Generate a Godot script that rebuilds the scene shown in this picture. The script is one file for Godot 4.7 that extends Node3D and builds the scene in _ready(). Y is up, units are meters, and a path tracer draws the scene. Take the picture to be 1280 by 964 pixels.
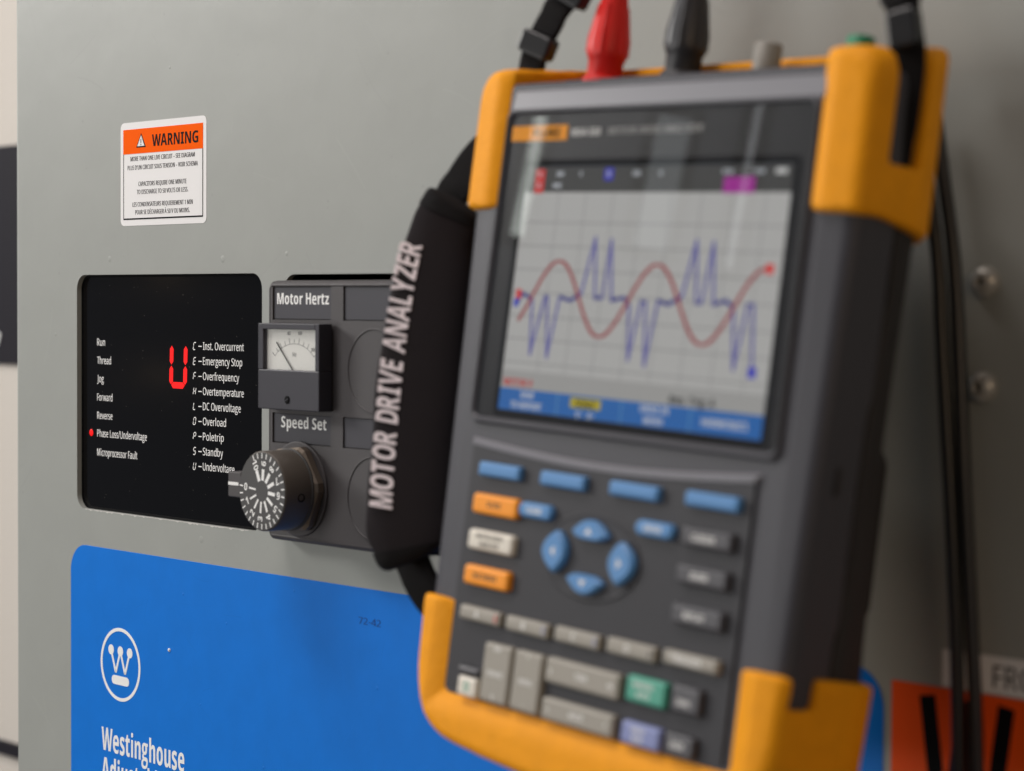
extends Node3D

# ---------------------------------------------------------------- helpers
const MM := 0.001
var mats := {}
var fonts := {}
var base_y := {}

func srgb(r: float, g: float, b: float) -> Color:
	return Color(r / 255.0, g / 255.0, b / 255.0)

func noise_tex(freq: float, seed_value: int, size := 512, as_normal := false, strength := 1.0, lo := 0.0, hi := 1.0) -> NoiseTexture2D:
	var n := FastNoiseLite.new()
	n.noise_type = FastNoiseLite.TYPE_SIMPLEX_SMOOTH
	n.seed = seed_value
	n.frequency = freq
	n.fractal_octaves = 4
	var t := NoiseTexture2D.new()
	t.width = size
	t.height = size
	t.seamless = true
	t.noise = n
	t.as_normal_map = as_normal
	t.bump_strength = strength
	if not as_normal:
		var ramp := Gradient.new()
		ramp.set_color(0, Color(lo, lo, lo))
		ramp.set_color(1, Color(hi, hi, hi))
		t.color_ramp = ramp
	return t

# faint scratches, rubs and specks over an even ground
func wear_tex(seed_value: int, ground: float, depth: float, scratches: int, specks: int) -> ImageTexture:
	var n := 768
	var im := Image.create(n, n, false, Image.FORMAT_RGB8)
	im.fill(Color(ground, ground, ground))
	var noise := FastNoiseLite.new()
	noise.seed = seed_value
	noise.frequency = 0.01
	noise.fractal_octaves = 3
	var cloud := noise.get_seamless_image(n, n)
	for y in n:
		for x in n:
			var v := ground + depth * (cloud.get_pixel(x, y).r - 0.5)
			im.set_pixel(x, y, Color(v, v, v))
	var rng := RandomNumberGenerator.new()
	rng.seed = seed_value
	for i in scratches:
		var p := Vector2(rng.randf() * n, rng.randf() * n)
		var a := rng.randf() * TAU
		var turn := rng.randf_range(-0.01, 0.01)
		var v := ground + rng.randf_range(-1.6, 1.4) * depth
		for k in rng.randi_range(8, 70):
			im.set_pixel(posmod(int(p.x), n), posmod(int(p.y), n), Color(v, v, v))
			p += Vector2.from_angle(a)
			a += turn
	for i in specks:
		var v := ground + rng.randf_range(-3.0, 1.4) * depth
		im.fill_rect(Rect2i(rng.randi_range(0, n - 4), rng.randi_range(0, n - 4), rng.randi_range(1, 2), rng.randi_range(1, 2)), Color(v, v, v))
	return ImageTexture.create_from_image(im)

func mat(key: String, c: Color, rough: float, spec := 0.5, metal := 0.0) -> StandardMaterial3D:
	var m := StandardMaterial3D.new()
	m.resource_name = key
	m.albedo_color = c
	m.roughness = rough
	m.metallic_specular = spec
	m.metallic = metal
	mats[key] = m
	return m

func grain(m: StandardMaterial3D, scale: float, normal: Texture2D, nscale: float, tone: Texture2D = null, tone_scale := 1.0) -> void:
	m.uv1_triplanar = true
	m.uv1_scale = Vector3.ONE * scale
	if normal:
		m.normal_enabled = true
		m.normal_texture = normal
		m.normal_scale = nscale
	if tone:
		m.albedo_texture = tone

func glow(key: String, c: Color, energy: float) -> StandardMaterial3D:
	var m := mat(key, Color(0.02, 0.02, 0.02), 0.5, 0.3)
	m.emission_enabled = true
	m.emission = c
	m.emission_energy_multiplier = energy
	return m

func mi(called: String, mesh: Mesh, m: Material, parent: Node, at := Vector3.ZERO) -> MeshInstance3D:
	var o := MeshInstance3D.new()
	o.name = called
	o.mesh = mesh
	o.material_override = m
	o.position = at
	parent.add_child(o, true)
	return o

func thing(called: String, label: String, category: String, at := Vector3.ZERO, group := "") -> Node3D:
	var o := Node3D.new()
	o.name = called
	o.position = at
	o.set_meta("label", label)
	o.set_meta("category", category)
	if group:
		o.set_meta("group", group)
	add_child(o, true)
	return o

func node(called: String, parent: Node, at := Vector3.ZERO) -> Node3D:
	var o := Node3D.new()
	o.name = called
	o.position = at
	parent.add_child(o, true)
	return o

# rounded rectangle centred on the origin, counter-clockwise, millimetres
func rr(w: float, h: float, r: float, n := 6) -> PackedVector2Array:
	var p := PackedVector2Array()
	r = maxf(minf(r, minf(w, h) / 2.0 - 0.001), 0.001)
	var c := [Vector2(w / 2 - r, h / 2 - r), Vector2(-w / 2 + r, h / 2 - r), Vector2(-w / 2 + r, -h / 2 + r), Vector2(w / 2 - r, -h / 2 + r)]
	for k in 4:
		for i in n + 1:
			var a := (k + float(i) / n) * PI / 2
			p.append(c[k] + Vector2(cos(a), sin(a)) * r)
	return p

func ring3(p: PackedVector2Array, z: float) -> PackedVector3Array:
	var o := PackedVector3Array()
	for q in p:
		o.append(Vector3(q.x, q.y, z) * MM)
	return o

# skin over closed rings of equal length; caps triangulated in xy
func loft(rings: Array, cap_first := true, cap_last := true, smooth := -1, closed := false) -> ArrayMesh:
	var st := SurfaceTool.new()
	st.begin(Mesh.PRIMITIVE_TRIANGLES)
	st.set_smooth_group(smooth)
	var n: int = rings[0].size()
	var m := rings.size()
	for k in (m if closed else m - 1):
		var a: PackedVector3Array = rings[k]
		var b: PackedVector3Array = rings[(k + 1) % m]
		for i in n:
			var j := (i + 1) % n
			for v in [a[i], b[i], b[j], a[i], b[j], a[j]]:
				st.add_vertex(v)
	st.set_smooth_group(-1)
	for e in 2:
		if (e == 0 and not cap_first) or (e == 1 and not cap_last):
			continue
		var r: PackedVector3Array = rings[0] if e == 0 else rings[m - 1]
		var flat := PackedVector2Array()
		for v in r:
			flat.append(Vector2(v.x, v.y) * 1000.0)
		var t := Geometry2D.triangulate_polygon(flat)
		if t.is_empty():
			var c := Vector3.ZERO
			for v in r:
				c += v / n
			for i in n:
				var j := (i + 1) % n
				for v in ([c, r[i], r[j]] if e == 0 else [c, r[j], r[i]]):
					st.add_vertex(v)
			continue
		for i in range(0, t.size(), 3):
			var tri := [r[t[i]], r[t[i + 1]], r[t[i + 2]]]
			var up: bool = (tri[1] - tri[0]).cross(tri[2] - tri[0]).z > 0
			if up == (e == 1):
				tri.reverse()
			for v in tri:
				st.add_vertex(v)
	st.generate_normals()
	return st.commit()

# plate with a bevelled front edge
func plate(w: float, h: float, r: float, z0: float, z1: float, bevel := 0.0, n := 6) -> ArrayMesh:
	if bevel <= 0.0:
		return loft([ring3(rr(w, h, r, n), z0), ring3(rr(w, h, r, n), z1)])
	var k := bevel * 0.3
	return loft([ring3(rr(w, h, r, n), z0), ring3(rr(w, h, r, n), z1 - bevel), ring3(rr(w - 2 * k, h - 2 * k, maxf(r - k, 0.1), n), z1 - k), ring3(rr(w - 2 * bevel, h - 2 * bevel, maxf(r - bevel, 0.1), n), z1)])

# frame between an outer and an inner rounded rectangle
func frame(w: float, h: float, r: float, wi: float, hi: float, ri: float, z0: float, z1: float, bevel: float, n := 6) -> ArrayMesh:
	return loft([ring3(rr(w, h, r, n), z0), ring3(rr(w, h, r, n), z1 - bevel), ring3(rr(w - 2 * bevel, h - 2 * bevel, maxf(r - bevel, 0.1), n), z1),
		ring3(rr(wi + 2 * bevel, hi + 2 * bevel, ri + bevel, n), z1), ring3(rr(wi, hi, ri, n), z1 - bevel), ring3(rr(wi, hi, ri, n), z0)], false, false, -1, true)

# turned shape: profile of (radius, z)
func lathe(profile: Array, n := 48, smooth := 1, sides := 0) -> ArrayMesh:
	var rings := []
	for q in profile:
		var p := PackedVector2Array()
		for i in n:
			var a := TAU * i / n
			p.append(Vector2(cos(a), sin(a)) * q[0])
		rings.append(ring3(p, q[1]))
	return loft(rings, true, true, smooth)

func tube(points: Array, radius: float, n := 12, squash := 1.0, facing := Vector3.ZERO) -> ArrayMesh:
	var rings := []
	var side := Vector3.ZERO
	for i in points.size():
		var a: Vector3 = points[maxi(i - 1, 0)]
		var b: Vector3 = points[mini(i + 1, points.size() - 1)]
		var d := (b - a).normalized()
		if facing != Vector3.ZERO:
			side = d.cross(facing).normalized()
		elif side == Vector3.ZERO:
			side = d.cross(Vector3(0.3, 0.1, 0.9)).normalized()
		else:
			side = (side - d * side.dot(d)).normalized()
		var up := side.cross(d).normalized()
		var r := PackedVector3Array()
		for k in n:
			var t := TAU * k / n
			var c := cos(t)
			var s := sin(t)
			if squash != 1.0:
				c = signf(c) * pow(absf(c), 0.45)
				s = signf(s) * pow(absf(s), 0.45)
			r.append((points[i] + side * c * radius + up * s * radius * squash) * MM)
		rings.append(r)
	return loft(rings, true, true, 1)

func curve(points: Array, steps := 10) -> Array:
	var out := []
	for i in points.size() - 1:
		var p0: Vector3 = points[maxi(i - 1, 0)]
		var p1: Vector3 = points[i]
		var p2: Vector3 = points[i + 1]
		var p3: Vector3 = points[mini(i + 2, points.size() - 1)]
		for k in steps:
			out.append(p1.cubic_interpolate(p2, p0, p3, float(k) / steps))
	out.append(points[points.size() - 1])
	return out

func bar(a: Vector2, b: Vector2, w: float, z0: float, z1: float) -> ArrayMesh:
	var s := (b - a).normalized().orthogonal() * w / 2
	return loft([ring3(PackedVector2Array([a + s, a - s, b - s, b + s]), z0), ring3(PackedVector2Array([a + s, a - s, b - s, b + s]), z1)])

func join(meshes: Array) -> ArrayMesh:
	var st := SurfaceTool.new()
	for m in meshes:
		st.append_from(m, 0, Transform3D.IDENTITY)
	return st.commit()

func font(bold: bool) -> Font:
	if not fonts.has(bold):
		var f := SystemFont.new()
		f.font_names = PackedStringArray(["Droid Sans"])
		f.font_weight = 700 if bold else 400
		fonts[bold] = f
	return fonts[bold]

func text_mesh(s: String, cap: float, bold: bool, deep: float) -> TextMesh:
	var t := TextMesh.new()
	t.text = s
	t.font = font(bold)
	t.font_size = 64
	t.pixel_size = cap / (64 * 0.714)
	t.depth = deep
	t.curve_step = 1.0
	return t

# line of lettering: x, y in mm of the baseline's start (align "l") or middle ("c"); width 0 keeps the font's own
func txt(parent: Node, s: String, x: float, y: float, z: float, cap: float, width: float, m: Material, align := "l", bold := true, turn := 0.0, deep := 0.1, shear := 0.0) -> MeshInstance3D:
	var t := text_mesh(s, cap, bold, deep)
	var key := "%s" % bold
	if not base_y.has(key):
		base_y[key] = text_mesh("H", 10.0, bold, 0.1).get_aabb().position.y / 10.0
	var box := t.get_aabb()
	var k := 1.0 if width <= 0.0 else width / box.size.x
	var shift := Vector3(-box.position.x * k if align == "l" else -(box.position.x + box.size.x / 2) * k, -base_y[key] * cap, 0)
	var o := mi("lettering", t, m, parent)
	var b := Basis(Vector3(k, 0, 0), Vector3(shear, 1, 0), Vector3(0, 0, 1))
	o.transform = Transform3D((Basis(Vector3.BACK, turn) * b).scaled(Vector3.ONE * MM), (Vector3(x, y, z) + Basis(Vector3.BACK, turn) * shift) * MM)
	return o

# ---------------------------------------------------------------- distance fields of the analyzer's case (mm, x from its middle)
func smax(a: float, b: float, k: float) -> float:
	var h := maxf(k - absf(a - b), 0.0)
	return maxf(a, b) + h * h / (4.0 * k)

func case_width(y: float) -> float:
	return 105.0 - 5.0 * clampf((30.0 - y) / 146.0, 0.0, 1.0) - 3.0 * clampf((-116.0 - y) / 50.0, 0.0, 1.0)

func sd_case(x: float, y: float, z: float) -> float:
	var ax := absf(x)
	var w := case_width(y)
	var side := ax - w
	var edge := smax(side, -y - 173.0 + ax * ax * 0.0008, 26.0)
	edge = smax(edge, y - 83.5 - 6.5 * clampf(-z / 38.0, 0.0, 1.0), 12.0)
	var front := z - 3.2 + maxf(0.0, ax - 88.0) * 0.17
	var d := smax(edge, front, 5.0)
	var deep := 6.0 * clampf((-40.0 - y) / 80.0, 0.0, 1.0)
	d = smax(d, (ax - w) * 0.93 + (-z - 27.0 - deep) * 0.36, 1.2)
	d = smax(d, (ax - w + 3.5) * 0.5 + (-z - 36.5 - deep) * 0.86, 2.0)
	return smax(d, -z - 60.0, 6.0)

func sd_front_shell(p: Vector3) -> float:
	return maxf(sd_case(p.x, p.y, p.z) + 3.0, maxf(-21.5 - p.z, p.y - 78.0))

func sd_back_shell(p: Vector3) -> float:
	return maxf(sd_case(p.x, p.y, p.z) + 3.9, maxf(p.z + 22.3, p.y - 84.0))

func sd_upper_guard(p: Vector3) -> float:
	var d := sd_case(p.x, p.y, p.z)
	var ax := absf(p.x)
	var shell := maxf(d, -(d + 7.0))
	var corner := smax(30.0 - p.y - maxf(0.0, -p.z - 12.0) * 0.16, (82.6 + 2.0 * maxf(p.z, 0.0) - ax) * 0.45, 2.0)
	var rim := maxf(72.0 - p.y, p.z + 37.5)
	shell = smax(shell, minf(corner, rim), 2.0)
	var slot := maxf(maxf(48.0 - p.y, absf(p.z + 18.5) - 6.4), 88.0 - ax)
	return smax(shell, -slot, 2.5)

func sd_lower_guard(p: Vector3) -> float:
	var d := sd_case(p.x, p.y, p.z)
	var ax := absf(p.x)
	var shell := maxf(d, -(d + 7.0))
	var zz := maxf(p.z, 0.0)
	var window := maxf(maxf(ax - 78.0 - 2.6 * zz, -150.5 - 2.0 * zz - p.y), -2.0 - p.z) * 0.5
	shell = smax(shell, smax(p.y + 116.5 + maxf(0.0, -p.z - 8.0) * 0.05, -window, 1.5), 2.0)
	var notch := maxf(maxf(-127.0 - p.y, absf(p.z + 8.2) - 5.2), 84.0 - ax)
	return smax(shell, -notch, 0.8)

func surface_net(f: Callable, lo: Vector3, hi: Vector3, cell: float) -> ArrayMesh:
	var nx := int((hi.x - lo.x) / cell) + 2
	var ny := int((hi.y - lo.y) / cell) + 2
	var nz := int((hi.z - lo.z) / cell) + 2
	var v := PackedFloat32Array()
	v.resize(nx * ny * nz)
	var at := 0
	for k in nz:
		for j in ny:
			for i in nx:
				v[at] = f.call(Vector3(lo.x + i * cell, lo.y + j * cell, lo.z + k * cell))
				at += 1
	var index := {}
	var pos := PackedVector3Array()
	var nor := PackedVector3Array()
	var sy := nx
	var sz := nx * ny
	for k in nz - 1:
		for j in ny - 1:
			for i in nx - 1:
				var o := i + j * sy + k * sz
				var s := v[o] < 0.0
				if (v[o + 1] < 0.0) == s and (v[o + sy] < 0.0) == s and (v[o + sy + 1] < 0.0) == s and (v[o + sz] < 0.0) == s and (v[o + sz + 1] < 0.0) == s and (v[o + sz + sy] < 0.0) == s and (v[o + sz + sy + 1] < 0.0) == s:
					continue
				var sum := Vector3.ZERO
				var n := 0
				for a in 8:
					for b in [1, 2, 4]:
						if a & b:
							continue
						var c: int = a | b
						var va := v[o + (a & 1) + ((a >> 1) & 1) * sy + ((a >> 2) & 1) * sz]
						var vc := v[o + (c & 1) + ((c >> 1) & 1) * sy + ((c >> 2) & 1) * sz]
						if (va < 0.0) == (vc < 0.0):
							continue
						var t := va / (va - vc)
						sum += Vector3(a & 1, (a >> 1) & 1, (a >> 2) & 1).lerp(Vector3(c & 1, (c >> 1) & 1, (c >> 2) & 1), t)
						n += 1
				var p := lo + (Vector3(i, j, k) + sum / n) * cell
				var e := cell * 0.4
				var g := Vector3(f.call(p + Vector3(e, 0, 0)) - f.call(p - Vector3(e, 0, 0)), f.call(p + Vector3(0, e, 0)) - f.call(p - Vector3(0, e, 0)), f.call(p + Vector3(0, 0, e)) - f.call(p - Vector3(0, 0, e)))
				index[o] = pos.size()
				pos.append(p * MM)
				nor.append(g.normalized())
	var tri := PackedInt32Array()
	var step := [1, sy, sz]
	for o in index:
		for axis in 3:
			var q: int = o + step[axis]
			if q >= v.size() or (v[o] < 0.0) == (v[q] < 0.0):
				continue
			var u: int = step[(axis + 1) % 3]
			var w: int = step[(axis + 2) % 3]
			if not (index.has(o - u) and index.has(o - w) and index.has(o - u - w)):
				continue
			var quad := [index[o], index[o - u], index[o - u - w], index[o - w]]
			if v[o] < 0.0:
				quad.reverse()
			for e in [0, 1, 2, 0, 2, 3]:
				tri.append(quad[e])
	var arrays := []
	arrays.resize(Mesh.ARRAY_MAX)
	arrays[Mesh.ARRAY_VERTEX] = pos
	arrays[Mesh.ARRAY_NORMAL] = nor
	arrays[Mesh.ARRAY_INDEX] = tri
	var mesh := ArrayMesh.new()
	mesh.add_surface_from_arrays(Mesh.PRIMITIVE_TRIANGLES, arrays)
	return mesh

# ---------------------------------------------------------------- scene
func _ready() -> void:
	set_view_and_light()
	make_materials()
	make_room()
	make_cabinet()
	make_display()
	make_warning_label()
	make_name_panel()
	make_control_plate()
	make_meter()
	make_dial()
	make_side_label()
	make_analyzer()
	make_straps_and_leads()

func lamp(called: String, label: String, at: Vector3, aim: Vector3, size: Vector2, energy: float, c: Color, seen: float) -> void:
	var t := thing(called, label, "lamp", at)
	t.look_at_from_position(at, aim, Vector3.UP)
	var housing := BoxMesh.new()
	housing.size = Vector3(size.x + 0.03, size.y + 0.03, 0.04)
	mi("housing", housing, mats.lamp_housing, t, Vector3(0, 0, 0.024))
	var face := BoxMesh.new()
	face.size = Vector3(size.x, size.y, 0.004)
	mi("diffuser", face, glow(called + "_glow", c, seen), t)
	var l := AreaLight3D.new()
	l.name = "light"
	l.area_size = size
	l.light_energy = energy
	l.light_color = c
	l.shadow_enabled = true
	l.position = Vector3(0, 0, -0.006)
	t.add_child(l)

func set_view_and_light() -> void:
	var cam := Camera3D.new()
	cam.name = "camera"
	var lens := CameraAttributesPhysical.new()
	lens.frustum_focal_length = 105.3
	lens.exposure_aperture = 12.0
	lens.frustum_focus_distance = 1.19
	lens.frustum_near = 0.02
	lens.frustum_far = 50.0
	cam.attributes = lens
	cam.keep_aspect = Camera3D.KEEP_HEIGHT
	cam.fov = 2.0 * rad_to_deg(atan(482.0 / 2900.0))
	cam.near = 0.02
	cam.far = 50.0
	var right := Vector3(0.66452, 0.005496, -0.74725)
	var down := Vector3(0.030381, -0.999345, 0.019667)
	var ahead := Vector3(-0.746652, -0.035771, -0.664252)
	cam.transform = Transform3D(Basis(right, -down, -ahead).orthonormalized(), Vector3(0, 1.3, 0.665))
	add_child(cam)
	cam.current = true

	var w := WorldEnvironment.new()
	w.name = "world"
	var e := Environment.new()
	e.background_mode = Environment.BG_COLOR
	e.background_color = srgb(118, 120, 126)
	e.background_energy_multiplier = 0.62
	e.tonemap_mode = Environment.TONE_MAPPER_LINEAR
	e.tonemap_exposure = 1.0
	e.sdfgi_enabled = true
	e.ssao_enabled = true
	e.ssil_enabled = true
	w.environment = e
	add_child(w)

	mat("lamp_housing", srgb(60, 60, 62), 0.6)
	lamp("panel_lamp", "square softbox lamp standing beside the cabinet, outside the picture", Vector3(-3.0, 2.12, 1.02), Vector3(-0.9, 1.25, 0.0), Vector2(0.5, 0.5), 2.5, Color(1.0, 0.99, 0.975), 6.0)
	lamp("added_bounce_light", "weak warm panel added for bounced light on the analyzer's cable side, outside the picture", Vector3(1.3, 1.7, 1.1), Vector3(-0.5, 1.25, 0.05), Vector2(0.7, 0.7), 0.42, Color(1.0, 0.86, 0.70), 1.0)  # added source, stands for warm light bouncing back from the right
	lamp("ceiling_lamp", "long ceiling lamp hanging above the aisle, outside the picture", Vector3(-1.1, 2.7, 0.6), Vector3(-0.9, 1.25, 0.1), Vector2(1.0, 0.3), 1.5, Color(1.0, 0.965, 0.95), 2.0)
	lamp("added_fill_light", "large soft fill light added to light the cabinet from the front, outside the picture", Vector3(-2.0, 1.05, 2.2), Vector3(-1.1, 1.22, 0.0), Vector2(1.2, 1.0), 1.4, Color(1.0, 0.99, 0.98), 1.5)  # unseen fill light, added to brighten the fronts evenly
	for g in [[Vector3(-2.69, 1.332, 1.09), "small warm globe lamp mirrored high in the black display glass"], [Vector3(-2.71, 1.198, 1.09), "small warm globe lamp mirrored beside the red digit in the glass"]]:
		var bulb := thing("globe_lamp", g[1], "lamp", g[0])
		mi("globe", lathe([[2.0, -15.0], [9.0, -12.0], [14.0, -5.0], [15.0, 0.0], [14.0, 5.0], [9.0, 12.0], [2.0, 15.0]], 24), glow("globe_glow", Color(1.0, 0.88, 0.74), 0.8), bulb)
		mi("stem", lathe([[2.0, -60.0], [2.0, -14.0]], 12), mats.lamp_housing, bulb)
		var l := OmniLight3D.new()
		l.name = "light"
		l.light_energy = 0.0004
		l.light_size = 0.01
		l.light_color = Color(1.0, 0.88, 0.74)
		l.shadow_enabled = true
		bulb.add_child(l)
	lamp("added_streak_strip", "short bright strip added for a streak mirrored at the edge of the analyzer's screen", Vector3(-2.30, 1.75, 1.12), Vector3(-0.64, 1.35, 0.09), Vector2(0.014, 0.15), 0.0004, Color(0.97, 1.0, 0.97), 1.6)  # glowing strips added only for the streaks reflected in the screen
	lamp("added_streak_strip", "wide dim strip added for a streak mirrored in the middle of the analyzer's screen", Vector3(-2.16, 1.76, 1.22), Vector3(-0.56, 1.33, 0.1), Vector2(0.04, 0.16), 0.0003, Color(0.95, 0.98, 1.0), 0.35)
	lamp("added_streak_strip", "thin tall strip added for a streak mirrored across the violet field of the analyzer's screen", Vector3(-2.08, 1.78, 1.28), Vector3(-0.52, 1.34, 0.1), Vector2(0.008, 0.22), 0.0002, Color(0.97, 0.98, 1.0), 0.5)

func make_materials() -> void:
	var fine := noise_tex(0.08, 3, 512, true, 6.0)
	var orange_peel := noise_tex(0.02, 11, 512, true, 3.0)
	var speck := noise_tex(0.012, 21, 512, false, 1.0, 0.965, 1.0)
	var m := mat("cabinet", srgb(160, 163, 158), 0.45, 0.38)
	grain(m, 2.2, orange_peel, 0.06, wear_tex(41, 0.97, 0.022, 90, 260))
	mat("chip", srgb(206, 205, 200), 0.7, 0.3)
	mat("inside", srgb(40, 40, 40), 0.9)
	m = mat("blue", srgb(0, 122, 226), 0.48, 0.28)
	grain(m, 5.0, orange_peel, 0.08, wear_tex(43, 0.95, 0.03, 120, 160))
	mat("black_glass", srgb(10, 10, 12), 0.10, 0.35)
	mat("print_white", srgb(242, 242, 240), 0.7, 0.3)
	mat("faint_print", srgb(14, 66, 140), 0.6, 0.3)
	mat("print_grey", srgb(190, 190, 188), 0.6)
	mat("print_black", srgb(14, 14, 15), 0.7, 0.2)
	mat("sticker_white", srgb(232, 231, 230), 0.6, 0.3)
	mat("sticker_orange", srgb(252, 96, 0), 0.65, 0.12)
	mat("hazard_orange", srgb(246, 86, 8), 0.55, 0.3)
	m = mat("plate_grey", srgb(74, 71, 72), 0.55, 0.4)
	grain(m, 40.0, fine, 0.25)
	m = mat("slot_insert", srgb(62, 61, 67), 0.45, 0.4)
	m = mat("meter_case", srgb(54, 53, 60), 0.45, 0.4)
	grain(m, 50.0, fine, 0.12)
	mat("meter_card", srgb(246, 246, 240), 0.8, 0.2)
	mat("meter_print", srgb(90, 90, 90), 0.7)
	m = mat("knob", srgb(80, 73, 66), 0.5, 0.45, 0.1)
	grain(m, 60.0, fine, 0.2)
	mat("dial_black", srgb(62, 61, 60), 0.6)
	mat("nut", srgb(120, 108, 96), 0.38, 0.5, 0.7)
	mat("steel", srgb(176, 173, 165), 0.36, 0.5, 0.4)
	glow("led_red", Color(1.0, 0.0, 0.0), 1.15)
	m = mat("guard", srgb(255, 168, 14), 0.6, 0.3)
	grain(m, 9.0, fine, 0.16, wear_tex(47, 0.95, 0.05, 60, 200))
	m = mat("case_grey", srgb(64, 64, 70), 0.5, 0.42)
	grain(m, 50.0, fine, 0.2)
	m = mat("case_back", srgb(50, 48, 48), 0.6, 0.35)
	grain(m, 50.0, fine, 0.2)
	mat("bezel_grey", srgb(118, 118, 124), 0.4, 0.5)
	mat("window_black", srgb(26, 26, 27), 0.4, 0.25)
	m = mat("keypad", srgb(52, 52, 56), 0.55, 0.38)
	grain(m, 50.0, fine, 0.15)
	mat("key_blue", srgb(84, 138, 192), 0.45, 0.45)
	mat("key_orange", srgb(250, 156, 34), 0.45, 0.4)
	mat("key_cream", srgb(222, 216, 202), 0.45, 0.5)
	mat("key_grey", srgb(154, 149, 138), 0.5, 0.5)
	mat("key_dark", srgb(66, 65, 70), 0.4, 0.5)
	mat("key_green", srgb(70, 160, 136), 0.45, 0.5)
	mat("key_violet", srgb(128, 138, 186), 0.45, 0.5)
	mat("key_print", srgb(225, 225, 222), 0.6)
	mat("key_print_dark", srgb(70, 55, 40), 0.6)
	m = mat("webbing", srgb(22, 21, 22), 0.85, 0.3)
	grain(m, 120.0, noise_tex(0.15, 7, 256, true, 8.0), 0.6)
	m = mat("padding", srgb(42, 38, 40), 0.9, 0.25)
	grain(m, 90.0, noise_tex(0.15, 8, 256, true, 8.0), 1.2)
	mat("strap_print", srgb(252, 242, 246), 0.8)
	mat("buckle", srgb(20, 20, 21), 0.35, 0.5)
	mat("red_plastic", srgb(220, 36, 30), 0.45, 0.4)
	mat("black_plastic", srgb(44, 44, 47), 0.45, 0.5)
	mat("grey_plastic", srgb(140, 136, 128), 0.5, 0.5)
	mat("green_plastic", srgb(20, 130, 90), 0.5, 0.5)
	mat("rubber", srgb(24, 24, 24), 0.36, 0.5)
	m = mat("wall", srgb(200, 193, 184), 0.8)
	grain(m, 3.0, fine, 0.1)
	mat("wall_panel", srgb(34, 32, 38), 0.6, 0.3)
	m = mat("floor", srgb(120, 116, 108), 0.7)
	grain(m, 2.0, orange_peel, 0.1, speck)
	var glass := mat("glass", Color(0.05, 0.05, 0.05, 0.02), 0.02, 0.5)
	glass.transparency = BaseMaterial3D.TRANSPARENCY_ALPHA

func make_room() -> void:
	var slab := BoxMesh.new()
	slab.size = Vector3(8, 0.1, 7)
	var o := mi("floor", slab, mats.floor, self, Vector3(-1.5, -0.05, 0.5))
	o.set_meta("kind", "structure")
	o.set_meta("label", "plain grey workshop floor under the cabinet")

	var t := thing("neighbouring_cabinet", "beige cabinet with a dark panel standing beyond the grey cabinet's edge", "cabinet", Vector3(-2.1, 0, -0.6))
	var body := BoxMesh.new()
	body.size = Vector3(0.6, 1.9, 0.4)
	mi("body", body, mats.wall, t, Vector3(0, 0.95, 0))
	mi("panel", plate(260, 199, 2, 0, 4, 1), mats.wall_panel, t, Vector3(0.11, 1.3405, 0.2))
	mi("lettering", bar(Vector2(-8, -8), Vector2(2, 12), 7, 0, 0.4), mats.print_white, t, Vector3(0.1985, 1.258, 0.2045))
	var plinth := BoxMesh.new()
	plinth.size = Vector3(0.61, 0.012, 0.41)
	mi("trim", plinth, mats.wall_panel, t, Vector3(0, 0.888, 0.0))

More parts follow.
